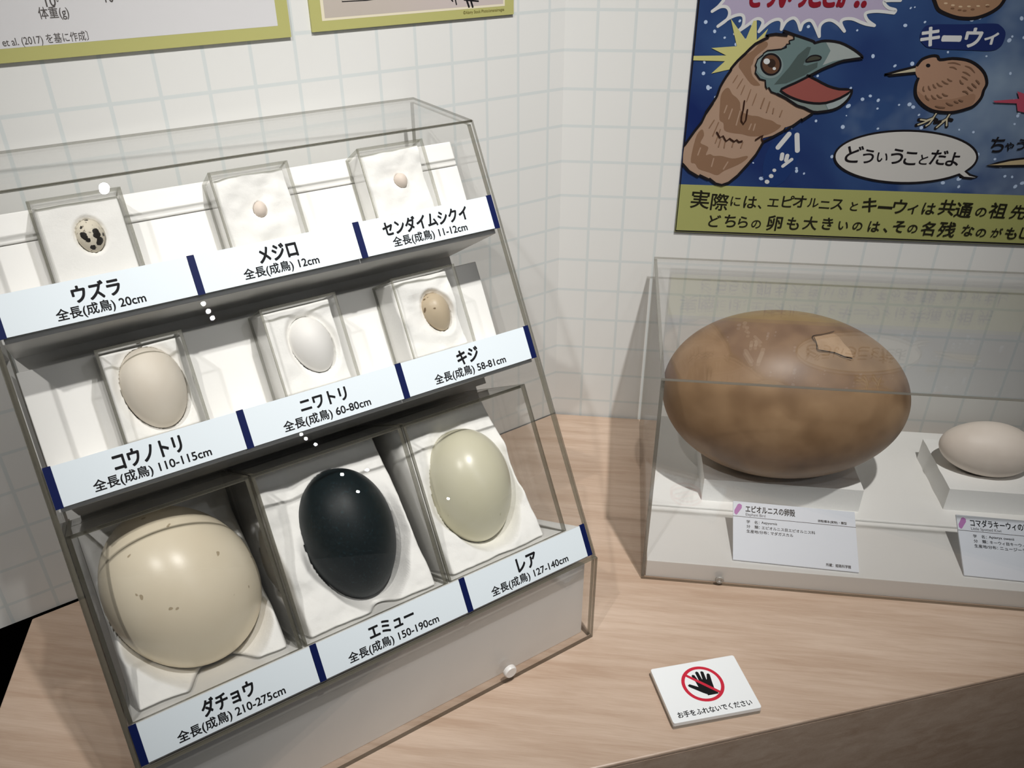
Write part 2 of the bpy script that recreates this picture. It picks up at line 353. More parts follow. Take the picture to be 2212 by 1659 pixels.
def cotton(l0, l1, s0, s1, pb, pf, egg, label, seed, amp=.05, n=70, rad=.035, freq=1.7, dip=1.3, hi=0.25, low=0):
    """a wad of cotton: lumpy front surface with a hollow for its egg"""
    L, S, Pp, a, b, rot = egg; vs = []; fs = []; off = Vector((seed*7.3, seed*3.1, 0))
    for j in range(n+1):
        for i in range(n+1):
            l = l0+(l1-l0)*i/n; s = s0+(s1-s0)*j/n
            q = Vector((l*freq, s*freq, 0))+off
            p = pf(l, s)+amp*hi*(.3*noise.noise(q*3.7)+.12*noise.noise(q*8))+amp*noise.fractal(q, 1.0, 2.0, 2)*1.3+amp*.5*noise.noise(q*.5)
            dl, ds = l-L, s-S; x = ds*math.cos(rot)-dl*math.sin(rot); y = dl*math.cos(rot)+ds*math.sin(rot)
            r = math.sqrt((x/a)**2+(y/b)**2)
            if r < 1.0: p = max(p, Pp+b*math.sqrt(1-r*r)+.03)
            elif r < (dd := dip+(1.1-dip)*max(0, min(1, (S-.25*a-s)/(.35*a)))*low): w = (dd-r)/(dd-1); p = max(p, p+(Pp-.1*b-p)*w*w*(3-2*w))
            ed = min(i, n-i)/n*(l1-l0), min(j*(6 if low else 1), n-j)/n*(s1-s0); d = min(ed)
            if d < rad: p += (pb-p)*(1-math.sqrt(max(0, 1-(1-d/rad)**2)))
            vs.append(LS(l, s, min(p, pb)))
    for j in range(n):
        for i in range(n):
            k = j*(n+1)+i; fs.append((k, k+n+1, k+n+2, k+1))
    return tag(mesh('cotton_wad', vs, fs, COTTON, origin=LS((l0+l1)/2, s0, pb), smooth=True), label, 'cotton')
def quail_fn(t, b):
    co = t.nodes.new('ShaderNodeTexCoord').outputs['Object']
    nz = math_n(t, 'MULTIPLY', math_n(t, 'SUBTRACT', tex_n(t, 420, 3, .6), .5), .0026)
    acc = None
    for (l, s, r) in ((.125, .0, .058), (.105, -.05, .05), (.08, -.10, .045), (-.085, .02, .06), (-.09, -.035, .066), (-.12, -.14, .07), (-.09, -.17, .055), (.11, .135, .03), (.03, -.235, .05), (-.20, -.03, .035), (.0, .26, .03)):
        w = (U*l+SDIR*s)*G; w -= PDIR*(math.sqrt(max(0.0, .224**2-l*l-(s*.76)**2))*G)
        vm = t.nodes.new('ShaderNodeVectorMath'); vm.operation = 'DISTANCE'; t.links.new(co, vm.inputs[0]); vm.inputs[1].default_value = w
        d = math_n(t, 'LESS_THAN', math_n(t, 'ADD', vm.outputs['Value'], nz), r*G); acc = d if acc is None else math_n(t, 'MAXIMUM', acc, d)
    fine = ramp_n(t, tex_n(t, 420, 2, .5), .62, .66)
    base = mix_n(t, math_n(t, 'MULTIPLY', fine, .75), rgb(222, 214, 196), rgb(80, 68, 52))
    t.links.new(mix_n(t, acc, base, rgb(34, 31, 28)), b.inputs['Base Color'])
QUAIL = mat('quail_shell', rgb(222, 214, 196), .5, .3, quail_fn)
PALE = mat('pale_pink_shell', rgb(232, 218, 206), .5, .3, speck_fn(rgb(232, 218, 206), None, 1, 0, 1))
STORK = mat('stork_shell', rgb(222, 206, 190), .55, .3, speck_fn(rgb(232, 224, 211), None, 1, 0, 1, (rgb(223, 213, 198), 25)))
HEN = mat('hen_shell', rgb(243, 241, 238), .5, .35, speck_fn(rgb(243, 241, 238), None, 1, 0, 1))
PHEAS = mat('pheasant_shell', rgb(205, 178, 145), .4, .4, speck_fn(rgb(198, 181, 155), rgb(116, 96, 70), 170, .68, .72))
OSTR = mat('ostrich_shell', rgb(226, 212, 190), .32, .45, speck_fn(rgb(234, 223, 200), rgb(180, 164, 138), 130, .75, .775, (rgb(228, 215, 190), 12)))
EMU = mat('emu_shell', rgb(22, 34, 40), .5, .3, speck_fn(rgb(12, 24, 28), rgb(24, 44, 50), 500, .60, .75))
RHEA = mat('rhea_shell', rgb(216, 211, 178), .3, .5, speck_fn(rgb(216, 212, 190), rgb(172, 166, 130), 90, .74, .78, (rgb(210, 206, 180), 14)))
ROWS = [
 ('quail_egg', (7.787, 8.978, .50, .293, .224, -.048, .116), QUAIL, 'small cream quail egg with large black blotches, top left box', (7.11, 8.60, 8.16, 9.67,  .2, .99), .42, 'clear box holding the black-blotched egg, leftmost of the top row', 'flat white cotton around the black-blotched egg'),
 ('small_bird_egg', (4.812, 8.891, .42, .153, .123, .136, -.036), PALE, 'tiny pale pink egg in the middle box of the top row', (4.09, 5.60, 8.16, 9.67, .2, .99), .39, 'clear box with a tiny egg, between the two others of the top row', 'white cotton around the tiny egg above the メジロ label'),
 ('small_bird_egg', (1.812, 8.948, .42, .155, .132, -.308, .127), PALE, 'tiny cream egg in the right box of the top row', (1.18, 2.65, 8.16, 9.68, .2, .99), .39, 'clear box with a tiny egg, rightmost of the top row', 'white cotton around the tiny egg above the センダイムシクイ label'),
 ('stork_egg', (7.531, 6.147, .85, .765, .542, -.08, .057), STORK, 'large beige matt egg in the left box of the middle row', (6.86, 8.32, 5.27, 7.01, .2, 1.41), .72, 'clear box holding the big beige egg, leftmost of the middle row', 'white cotton behind the big beige egg of the middle row'),
 ('hen_egg', (4.549, 6.15, .70, .579, .404, -.203, .115), HEN, 'plain white hen egg in the centre of the middle row', (3.93, 5.44, 5.27, 7.02, .2, 1.41), .54, 'clear box holding the plain white egg in the middle row', 'white cotton behind the plain white egg'),
 ('pheasant_egg', (1.806, 6.129, .60, .424, .292, -.215, .178), PHEAS, 'small tan speckled pheasant egg in the right box of the middle row', (1.28, 2.74, 5.27, 7.01, .2, 1.41), .48, 'clear box holding the small tan egg, rightmost of the middle row', 'white cotton around the small tan egg'),
]
for i, (nm, e, m, lab, bx, pf, bl, cl) in enumerate(ROWS):
    slope_egg(nm, *e, m, lab); egg_box(*bx, bl)['group'] = 'small clear egg boxes'
    l0, l1, s0, s1, p0, p1 = bx
    cotton(l0+.053, l1-.053, s0+.01, s1-.053, p1-.01, (lambda l, s, q=pf: q), (e[0], e[1], e[2], e[3], e[4], e[5]), cl, i+1, .012 if i == 0 else (.075 if i in (1, 2, 5) else .05))['group'] = 'cotton wads in the boxes'
BIG = [
 ('ostrich_egg', (8.076, 2.378, 1.75, 1.649, 1.362, -.355, -.037), OSTR, 'huge cream ostrich egg in the left box of the bottom row', (6.52, 9.60), 'large clear box holding the huge cream egg, leftmost of the bottom row', 'white cotton bedding under the huge cream egg'),
 ('emu_egg', (4.801, 2.229, 1.25, 1.384, .943, -.044, .088), EMU, 'large blackish green emu egg in the centre box of the bottom row', (3.42, 6.48), 'large clear box holding the dark emu egg', 'white cotton bedding behind the dark emu egg'),
 ('rhea_egg', (1.930, 2.258, 1.235, 1.284, .936, .019, .066), RHEA, 'large yellowish cream rhea egg in the right box of the bottom row', (.44, 3.38), 'large clear box holding the yellowish egg, rightmost of the bottom row', 'white cotton bedding behind the yellowish egg'),
]
for i, (nm, e, m, lab, (l0, l1), bl, cl) in enumerate(BIG):
    slope_egg(nm, *e, m, lab); egg_box(l0, l1, .73, 4.12, .2, 3.25, bl, .07)['group'] = 'large clear egg boxes'
    if i == 0: pf = lambda l, s: .55+.6*(s-.8)+.9*max(0, min(1, (s-2.4)/1.0))
    elif i == 1: pf = lambda l, s: .42+.38*(s-.8)
    else: pf = lambda l, s: .45+.36*(s-.8)
    a = (l0+.075, l1-.075)
    if i == 2: a = (l0+.30, l1-.075)
    cotton(a[0], a[1], .745, 4.04, 3.2, pf, e[:3]+e[3:6], cl, 11+i, .12, 110, .16, 1.0, 1.25, .8, 1)['group'] = 'cotton wads in the boxes'
# ================================================================== RIGHT CASE
ACR2 = acrylic('clear_case_acrylic', (.998, .998, .995, 1), 1.59)
X0, X1, Y0, Y1, Z1 = 2.85, 15.5, -7.65, -.5, 5.40; ZB = -.04
cv = empty('acrylic_display_cover', ((X0+X1)/2, -4, ZT), 'low rectangular clear acrylic cover over the giant brown egg', 'display case')
g = Geo(); g.box(ident, X0, X1, Y0, Y0+TK, ZT, Z1-.065, 0, 1, 1); g.build('front_panel', [ACR2, EDGE2], cv)
g = Geo(); g.box(ident, X0, X1, Y0, Y1, Z1-.06, Z1, 0, 1, 2); g.build('top_panel', [ACR2, EDGE2], cv)
for x in (X0, X1-TK):
    g = Geo(); g.box(ident, x, x+TK, Y0+TK+.005, Y1, ZT, Z1-.065, 0, 1, 0); g.build('side_panel', [ACR2, EDGE2], cv)
knob('screw', (4.81, Y0, -.39), (0, -1, 0), .11, .05, mat('screw_metal', rgb(150, 145, 138), .35, .5), cv, .045)
bs = empty('exhibit_platform', ((X0+X1)/2, -4, ZT), 'flat white plinth board under the giant brown egg case', 'platform')
g = Geo(); g.box(ident, X0+TK+.02, X1-TK-.02, Y0+TK+.02, -5.32, ZT+.001, ZB); bevel(g.build('front_board', WHITE, bs), .02)
g = Geo(); g.box(ident, X0+TK+.02, X1-TK-.02, -5.30, -.72, ZT+.001, ZB+.05); bevel(g.build('rear_board', WHITE, bs), .03)
ZB2 = ZB+.05
def foam_block(x0, x1, y0, y1, z0, z1, egg, label, sh=(0, 0)):
    n = 36; vs = []; fs = []; ex, ey, ez, er, ea = egg
    def top(x, y):
        r = math.sqrt(((x-ex)/ea)**2+((y-ey)/er)**2)
        return min(z1, ez-er*math.sqrt(max(0, 1-r*r))-.02) if r < 1 else z1
    for j in range(n+1):
        for i in range(n+1):
            x = x0+(x1-x0)*i/n+sh[0]*j/n; y = y0+(y1-y0)*j/n
            x += .02*noise.noise(Vector((y*2, i*.1, 1))); vs.append((x, y, max(z0+.05, top(x, y)+.008*noise.noise(Vector((x*3, y*3, 0))))))
    for j in range(n):
        for i in range(n):
            k = j*(n+1)+i; fs.append((k, k+1, k+n+2, k+n+1))
    ring = [i for i in range(n+1)]+[(j+1)*(n+1)-1 for j in range(1, n+1)]+[n*(n+1)+i for i in range(n-1, -1, -1)]+[j*(n+1) for j in range(n-1, 0, -1)]
    b0 = len(vs)
    for r in ring: vs.append((vs[r][0], vs[r][1], z0))
    k = len(ring)
    for q in range(k): fs.append((ring[q], b0+q, b0+(q+1) % k, ring[(q+1) % k]))
    fs.append(tuple(b0+q for q in range(k))[::-1])
    return tag(mesh('foam_block', vs, fs, FOAM, origin=((x0+x1)/2, (y0+y1)/2, z0)), label, 'foam block', 'foam egg rests')
foam_block(4.5, 8.72, -4.98, -2.6, ZB2, .74, (6.45, -3.75, 2.87, 2.277, 3.25), 'white foam slab under the giant brown egg')
foam_block(11.05, 14.4, -4.6, -2.2, ZB2, .72, (12.2, -3.5, 1.375, .763, 1.246), 'white foam slab under the small pale egg in the low case')
AEP = mat('elephant_bird_shell', rgb(176, 134, 98), .42, .35, speck_fn(rgb(161, 132, 101), rgb(112, 86, 62), 26, .5, .85, (rgb(130, 101, 73), 10)))
KIWI = mat('kiwi_shell', rgb(218, 202, 188), .5, .35, speck_fn(rgb(230, 219, 208), None, 1, 0, 1, (rgb(220, 208, 196), 20)))
rt = .022
ag = empty('elephant_bird_egg', (6.454, -3.75, .6), 'giant brown elephant bird egg resting on a foam slab', 'egg')
vs, fs = egg_mesh(Vector((6.454, -3.75, 2.872)), Vector((-math.cos(rt), 0, math.sin(rt))), 3.246, 2.277, -.032, 64, 96); mesh('shell', vs, fs, AEP, ag, smooth=True)
rt = .066; vs, fs = egg_mesh(Vector((12.19, -3.5, 1.374)), Vector((-math.cos(rt), 0, math.sin(rt))), 1.246, .763, .099)
tag(mesh('kiwi_egg', vs, fs, KIWI, origin=(12.19, -3.5, .62), smooth=True), 'small pale beige kiwi egg beside the giant brown egg', 'egg')
def unpx(px, py):
    return (RC.transposed() @ Vector(((px-1106)/FPX, (py-829.5)/FPX, 1))).normalized()
def on_egg(px, py, c, a, b, lift):                                            # where a line of sight meets the giant egg
    d = unpx(px, py); o = CAM-c; A = Vector((d.x/a, d.y/b, d.z/b)); B = Vector((o.x/a, o.y/b, o.z/b))
    qa, qb, qc = A.dot(A), A.dot(B), B.dot(B)-1; tt = (-qb-math.sqrt(max(0, qb*qb-qa*qc)))/qa; p = CAM+d*tt
    n = Vector(((p.x-c.x)/a**2, (p.y-c.y)/b**2, (p.z-c.z)/b**2)).normalized(); return p+n*lift
EC = Vector((6.454, -3.75, 2.872))
def egg_stroke(g, pts, w):
    pts = smooth2(pts, 4, False)
    for (x0, y0), (x1, y1) in zip(pts, pts[1:]):
        dx, dy = x1-x0, y1-y0; d = math.hypot(dx, dy) or 1; nx, ny = -dy/d*w/2, dx/d*w/2
        g.add([on_egg(x, y, EC, 3.246, 2.29, .012) for x, y in ((x0+nx, y0+ny), (x1+nx, y1+ny), (x1-nx, y1-ny), (x0-nx, y0-ny))], [(0, 1, 2, 3)])
g = Geo(); egg_stroke(g, [(1802, 716), (1780, 722), (1756, 726), (1757, 734), (1764, 742), (1766, 757), (1785, 760), (1802, 762), (1820, 770), (1840, 776)], 1.1)
g.build('shell_crack', INK, ag)
pat = [(1759, 728), (1780, 724), (1800, 720), (1812, 728), (1822, 742), (1836, 756), (1843, 773), (1825, 770), (1803, 761), (1785, 758), (1768, 755), (1764, 740)]
g = Geo(); cx = sum(p[0] for p in pat)/len(pat); cy = sum(p[1] for p in pat)/len(pat)
ring = [on_egg(x, y, EC, 3.246, 2.29, .008) for x, y in pat]; g.add(ring+[on_egg(cx, cy, EC, 3.246, 2.29, .008)], [(i, (i+1) % len(pat), len(pat)) for i in range(len(pat))])
g.build('shell_patch', mat('chipped_shell', rgb(200, 166, 132), .6, .2, speck_fn(rgb(180, 150, 119), None, 1, 0, 1, (rgb(160, 130, 99), 60))), ag)
# ------------------------------------------------------------------ caption cards
LILAC = mat('lilac_print', rgb(190, 130, 190), .5, .2)
def caption_card(x0, x1, yb, yaw, lines, label):
    c = empty('caption_card', ((x0+x1)/2, yb, ZB), label, 'caption card', 'caption cards in the low case')
    ang = math.radians(29.5); hgt = 1.60; cy, sy = math.cos(yaw), math.sin(yaw)
    def f(a, b, n=0.0):
        y = b*math.cos(ang)-n*math.sin(ang); z = b*math.sin(ang)+n*math.cos(ang)
        return (x0+a*cy-y*sy, yb+a*sy+y*cy, ZB+.012+z)
    w = x1-x0
    g = Geo(); g.box(lambda a, b, n: f(a, b, n), 0, w, 0, hgt, 0, .05, axis=2); g.build('card', CARD, c)
    g = Geo(); g.prism([f(w*.35, hgt*.8, -.002), f(w*.65, hgt*.8, -.002), (f(w*.65, hgt*.8)[0], f(w*.65, hgt*.8)[1]+.02, ZB2), (f(w*.35, hgt*.8)[0], f(w*.35, hgt*.8)[1]+.02, ZB2)], (0, .03, 0)); g.build('strut', CARD, c)
    ar = Art(lambda x, y, L: f(x, y, .0505+L*.0004))
    k = w/3.06; q = lambda x: x*k
    ar.fill([(.03, 1.34), (.03, 1.26), (.07, 1.22), (.10, 1.23), (.22, 1.42), (.225, 1.50), (.17, 1.54), (.12, 1.52)], LILAC)
    ar.stroke([(0, 1.18), (w, 1.18)], .014, GREYINK)
    t1, t2, a1, a2, a3, x1e, x2e = lines
    ar.text(t1, .32, .32+x1e, 1.41, .20, INK, .018); ar.text(t2, .32, .32+x2e, 1.245, .10, GREYINK, .004)
    for y, hd, body in ((1.055, '学　名：', a1), (.925, '分　類：', a2), (.795, '生産地/分布：', a3)):
        h = .088; wd_ = aspect(hd, .01)*h*1.05; ar.text(hd, .34, .34+min(wd_, .62), y, h, INK, .012)
        ar.text(body, .34+min(wd_, .62)+.05, .34+min(wd_, .62)+.05+aspect(body, .01)*h, y, h, INK, .012)
    ar.text('卵殻標本(実物)・模型', 2.14, 2.85, 1.255, .085, INK, .012)
    ar.text('所蔵：姫路科学館', 2.28, 2.88, .11, .085, INK, .012)
    ar.build('lettering', c)
caption_card(5.13, 8.20, -7.29, -.031, ('エピオルニスの卵殻', 'Elephant Bird', 'Aepyornis', 'エピオルニス目エピオルニス科', 'マダガスカル', 1.25, .5), 'tilted white caption card in front of the giant brown egg')
caption_card(10.76, 13.83, -7.17, -.031, ('コマダラキーウィの卵殻', 'Little Spotted Kiwi', 'Apteryx owenii', 'キーウィ目キーウィ科', 'ニュージーランド', 1.55, .72), 'tilted white caption card in front of the small pale egg')
# ------------------------------------------------------------------ do-not-touch sign on the counter
sg = empty('notice_sign', (4.2, -11.3, ZT), 'small white do-not-touch sign with a crossed-out hand lying on the counter', 'sign')
a = math.radians(18.7); sx, sy = math.cos(a), math.sin(a)
def SG(x, y, z=0.0): return (3.477+sx*x-sy*y, -12.067+sy*x+sx*y, ZT+z)
def rrect(w, h, r, n=5):
    return [(cx+r*math.cos(b), cy+r*math.sin(b)) for cx, cy, a0 in ((w-r, r, -90), (w-r, h-r, 0), (r, h-r, 90), (r, r, 180)) for b in [math.radians(a0+90*i/n) for i in range(n+1)]]
g = Geo(); g.prism([SG(x, y, .002) for x, y in rrect(2.0, 1.44, .03)], (0, 0, .085)); g.build('clear_base', edge_mat('sign_base_acrylic', rgb(205, 196, 186), .5), sg)
g = Geo(); g.prism([SG(x, y, .088) for x, y in rrect(2.0, 1.44, .05)], (0, 0, .11)); bevel(g.build('sign_board', mat('sign_board', rgb(240, 243, 244), .35, .4), sg), .012)
ar = Art(lambda x, y, L: SG(x, y, .1985+L*.0005)); RED = mat('red_print', rgb(200, 40, 62), .45, .3)
cx, cy = 1.0, .83; hand = [(.92, .52), (.84, .58), (.60, .80), (.58, .85), (.63, .88), (.80, .76), (.79, .90), (.76, 1.10), (.80, 1.125), (.835, 1.10), (.865, .94), (.875, .94), (.875, 1.17), (.915, 1.20), (.95, 1.17), (.96, .95), (.97, .95), (1.0, 1.17), (1.04, 1.18), (1.07, 1.15), (1.055, .93), (1.065, .93), (1.12, 1.08), (1.16, 1.09), (1.185, 1.05), (1.15, .80), (1.13, .60), (1.17, .54), (1.17, .49), (.92, .49)]
hand = [(cx+(x-.93)*.98, cy+(y-.83)*.92) for x, y in hand]
ar.fill(hand, INK); cir = [(cx+.43*math.cos(2*math.pi*i/48), cy+.43*math.sin(2*math.pi*i/48)) for i in range(48)]
ar.stroke(cir, .075, RED, True); ar.stroke([(cx-.29, cy+.29), (cx+.29, cy-.29)], .065, RED); ar.build('symbol', sg)
ar = Art(lambda x, y, L: SG(x, y, .1985+L*.0005)); ar.text('お手をふれないでください', .16, 1.84, .17, .15, INK, .02); ar.build('lettering', sg)
# ================================================================== POSTERS
def wall_pt(px, py):                                                          # photo pixel -> (x, z) on the right wall
    d = unpx(px, py); t = -CAM.y/d.y; p = CAM+d*t; return (p.x, p.z)
def frame(ox, oy, s): return lambda pts: [wall_pt(ox+x/s, oy+y/s) for x, y in pts]
fa, fb, fc, fd = frame(1460, 0, 5.267), frame(1450, 200, 5.267), frame(1860, 0, 5.531), frame(1780, 260, 5.1204)
fe, ff = frame(1450, 390, 5.53), frame(1812, 400, 5.53)
def ink(r, g_, b): return mat('print_%d_%d_%d' % (r, g_, b), rgb(r, g_, b, .9), .5, .25)
pk = empty('comic_poster', (9, 0, 6.04), 'blue comic poster of a screaming bird head and a kiwi on the right wall', 'poster')
PX0, PX1, PZ0, PZ1, PT = 3.40, 19.5, 6.04, 15.5, -.07
def sky_fn(t, b):
    n1 = tex_n(t, 3.2, 4, .5, dist=.4); n2 = tex_n(t, 6.5, 4, .55)
    vm = t.nodes.new('ShaderNodeVectorMath'); vm.operation = 'DISTANCE'; t.links.new(t.nodes.new('ShaderNodeTexCoord').outputs['Object'], vm.inputs[0]); vm.inputs[1].default_value = (3.6*G, 0, 3.4*G)
    n2 = math_n(t, 'ADD', n2, ramp_n(t, vm.outputs['Value'], 0, .24, .2, -.06))
    c = mix_n(t, ramp_n(t, n1, .38, .62), rgb(16, 34, 86, 1.0), rgb(56, 86, 128, 1.0)); c = mix_n(t, ramp_n(t, n2, .5, .8), c, rgb(128, 146, 164, 1.0))
    t.links.new(c, b.inputs['Base Color'])
g = Geo(); g.box(ident, PX0, PX1, PT, -.002, PZ0, PZ1, axis=1); g.build('poster_board', mat('night_sky_print', rgb(30, 55, 110), .45, .3, sky_fn), pk)
PF = lambda x, z, L: (x, PT-.002-L*.0005, z)
OL = ink(22, 18, 22); WH = ink(205, 206, 206)
ar = Art(PF)
ar.fill([(PX0, PZ0), (PX1, PZ0), (PX1, 7.46), (PX0, 7.46)], ink(160, 162, 100))
ar.stroke([(PX0+.025, PZ1), (PX0+.025, PZ0+.03), (PX1, PZ0+.03)], .05, OL)
random.seed(5); ar.lay += 1
for _ in range(190):
    r = random.uniform(.02, .055); ar.disc(random.uniform(PX0+.2, 14), random.uniform(7.6, 13), r*random.uniform(.8, 1.4), r, ink(178, 196, 222), random.uniform(0, 3), 8)
ar.build('printed_panel', pk)
# --- burst balloon
ar = Art(PF); ar.lay = 5
bur = [(540, 0), (480, 70), (410, 125), (500, 75), (570, 75), (605, 120), (600, 180), (560, 235), (475, 295), (600, 205), (700, 165), (760, 175), (770, 240), (745, 310), (665, 380), (800, 290), (900, 215), (960, 215), (985, 260), (940, 355), (1060, 250), (1150, 215), (1200, 240), (1195, 330), (1250, 240), (1330, 200), (1380, 240), (1410, 335), (1440, 260), (1510, 225), (1560, 260), (1625, 410), (1630, 300), (1680, 240), (1760, 225), (1840, 270), (1910, 350), (1870, 260), (1900, 215), (2000, 210), (2100, 250)]
bur2 = [(60, 285), (150, 300), (70, 240), (40, 170), (80, 140), (200, 130), (385, 150), (400, 115), (320, 90), (270, 40), (285, 5), (460, 0)]
bp = fa(bur)+fc(bur2); ar.fill(bp+fc([(460, -400)])+fa([(540, -400)]), ink(168, 158, 182))
for seg in (bur[0:3], bur[2:9], bur[8:15], bur[14:20], bur[19:24], bur[23:28], bur[27:32], bur[31:37]): ar.stroke(smooth2(fa(seg), 5, False), .075, WH)
ar.stroke(smooth2(fa(bur[36:])+fc(bur2[:2]), 5, False), .075, WH); ar.stroke(smooth2(fc(bur2[1:7]), 5, False), .075, WH); ar.stroke(smooth2(fc(bur2[6:]), 5, False), .075, WH)
for ch, x, w in (('ど', 900, 130), ('う', 1065, 95), ('い', 1225, 125), ('う', 1420, 95), ('こ', 1565, 120), ('と', 1725, 120), ('か', 1880, 120), ('！', 2045, 36), ('！', 2125, 36)):
    (x0, z0), (x1, z1) = fa([(x-w/2, 68), (x+w/2, 68)]); h = .58; ar.text(ch, x0, x1, z0+h/2, h, ink(128, 18, 36), .04)
ar.build('burst_balloon', pk)
# --- big bird head
ar = Art(PF); ar.lay = 26
ar.fill(fa([(200, 630), (570, 625), (400, 540), (690, 520), (620, 205), (790, 445), (880, 230), (915, 230), (915, 450), (1045, 320), (1000, 420), (780, 600), (620, 780), (400, 830), (555, 690), (195, 680)]), ink(192, 188, 122))
tan = fa([(1225, 350), (1262, 392), (1130, 380), (1020, 405), (900, 480), (790, 590), (700, 680), (620, 780), (570, 860), (500, 980), (465, 1080), (400, 1180)])+fb([(385, 235), (340, 330), (260, 430), (150, 580), (133, 700), (130, 800), (200, 880), (305, 940), (330, 925), (430, 985), (500, 1020), (570, 1035), (650, 1010), (750, 930), (860, 810), (960, 690), (1040, 550), (1035, 510), (1150, 480), (1270, 420), (1290, 390), (1400, 350), (1480, 290), (1600, 225)])
ar.fill(tan+fa([(1400, 1150), (1150, 1060), (1080, 1040), (1020, 960), (1010, 900), (900, 820), (900, 740), (960, 650), (1030, 570), (1190, 550), (1340, 440), (1330, 385)]), ink(165, 138, 118))
BR = ink(132, 102, 80)
ar.fill(smooth2(fa([(960, 480), (1030, 470), (1030, 530), (900, 640), (870, 720), (850, 760), (870, 860), (950, 950), (930, 970), (850, 950), (740, 800), (710, 740), (760, 640), (870, 570)]), 3), BR)
ar.fill(smooth2(fb([(560, 30), (600, -40), (650, -60), (690, 10), (740, 50), (780, 110), (790, 200), (890, 250), (980, 260), (1060, 290), (1140, 310), (1200, 350), (1245, 370), (1180, 430), (1060, 480), (900, 490), (800, 465), (680, 450), (600, 420), (590, 340), (545, 300), (550, 150)]), 3), BR)
ar.fill(smooth2(fb([(350, 410), (370, 480), (330, 560), (380, 590), (420, 620), (390, 700), (440, 690), (480, 710), (560, 710), (640, 730), (720, 740), (850, 710), (860, 740), (760, 810), (600, 880), (520, 930), (430, 900), (310, 860), (270, 800), (220, 780), (240, 640), (290, 470)]), 3), BR)
TAN = ink(165, 138, 118)
for s in ([(630, 140), (600, 220)], [(690, 180), (650, 290)], [(780, 200), (735, 360)], [(905, 350), (880, 410)], [(950, 350), (930, 420)], [(300, 700), (330, 620)], [(480, 740), (455, 830)], [(640, 780), (590, 860)]): ar.stroke(fb(s), .035, TAN)
for s in ([(700, 845), (645, 935)], [(760, 885), (690, 1000)], [(780, 960), (735, 1070)], [(850, 1005), (800, 1150)], [(915, 1055), (865, 1190)], [(1000, 1105), (960, 1215)], [(1065, 1150), (1030, 1260)]): ar.stroke(smooth2(fa(s), 3, False), .03, BR, taper=True)
for s in ([(485, 305), (430, 390)], [(535, 330), (470, 480)], [(555, 410), (500, 560)], [(560, 520), (535, 605)], [(610, 545), (598, 615)], [(705, 550), (688, 605)], [(810, 555), (788, 615)], [(1115, 95), (1080, 210)], [(1160, 170), (1150, 225)], [(1255, 195), (1230, 260)], [(1055, 55), (1015, 165)]): ar.stroke(fb(s), .03, BR)
TEAL = ink(100, 120, 120)
ar.fill(fa([(1310, 378), (1450, 420), (1570, 475), (1650, 455), (1740, 455), (1860, 475), (1970, 530), (2060, 590), (2115, 640), (2095, 655), (1900, 680), (1780, 725), (1650, 780), (1500, 860), (1350, 935), (1200, 1000), (1200, 1040), (1280, 1090), (1420, 1140), (1560, 1165), (1700, 1165), (1850, 1110), (1990, 1015), (1985, 1060), (1940, 1130), (1860, 1200), (1770, 1240)])+fb([(1700, 210), (1600, 215), (1500, 165), (1420, 140), (1300, 70), (1180, 5)])+fa([(1080, 1030), (1050, 985), (1020, 1000), (1010, 900), (950, 890), (900, 840), (900, 740), (930, 660), (990, 600), (1030, 570), (1190, 550), (1210, 530), (1250, 530), (1250, 495), (1290, 490), (1280, 450), (1335, 440), (1330, 390)]), TEAL)
ar.fill(fa([(1700, 475), (1750, 570), (1710, 650), (1660, 735), (1780, 690), (1900, 665), (2095, 645), (2060, 590), (1970, 530), (1860, 480)]), ink(152, 160, 158))
ar.fill(fa([(1700, 1180), (1850, 1120), (1985, 1035), (1970, 1080), (1920, 1150), (1850, 1200), (1730, 1245)]), ink(150, 160, 162))
ar.fill(fa([(1200, 1050), (1280, 1095), (1420, 1150), (1560, 1178), (1690, 1180), (1720, 1245)])+fb([(1600, 210), (1500, 165), (1420, 140), (1300, 70)]), ink(124, 134, 130))
ar.fill(fa([(1490, 525), (1530, 530), (1500, 620), (1440, 730), (1480, 740), (1605, 700), (1600, 760), (1450, 850), (1250, 940), (1110, 955), (1200, 850), (1280, 760), (1380, 620)]), ink(72, 86, 84))
ar.fill(fa([(1195, 1005), (1350, 935), (1490, 850), (1560, 880), (1700, 960), (1820, 1000), (1990, 1015), (1880, 1100), (1700, 1160), (1560, 1165), (1420, 1140), (1280, 1085), (1200, 1035)]), ink(142, 78, 72))
def ell(f, cx, cy, rx, ry, n=32, rot=0): return f([(cx+rx*math.cos(2*math.pi*i/n)*math.cos(rot)-ry*math.sin(2*math.pi*i/n)*math.sin(rot), cy+rx*math.cos(2*math.pi*i/n)*math.sin(rot)+ry*math.sin(2*math.pi*i/n)*math.cos(rot)) for i in range(n)])
ar.fill(ell(fa, 1060, 735, 155, 150), ink(122, 138, 138))
ar.fill(ell(fa, 1075, 725, 110, 118), ink(92, 64, 48)); ar.stroke(ell(fa, 1075, 725, 110, 118), .05, OL, True)
ar.fill(ell(fa, 1080, 712, 48, 50), ink(48, 34, 28)); ar.fill(ell(fa, 1027, 690, 36, 33), WH); ar.fill(ell(fa, 1113, 772, 19, 17), WH)
ar.fill(smooth2(fa([(1470, 695), (1510, 640), (1580, 622), (1640, 640), (1630, 670), (1560, 685)]), 3), ink(66, 66, 56)); ar.stroke(smooth2(fa([(1470, 695), (1510, 640), (1580, 622), (1640, 640), (1630, 670), (1560, 685)]), 3), .035, OL, True)
ow = .062
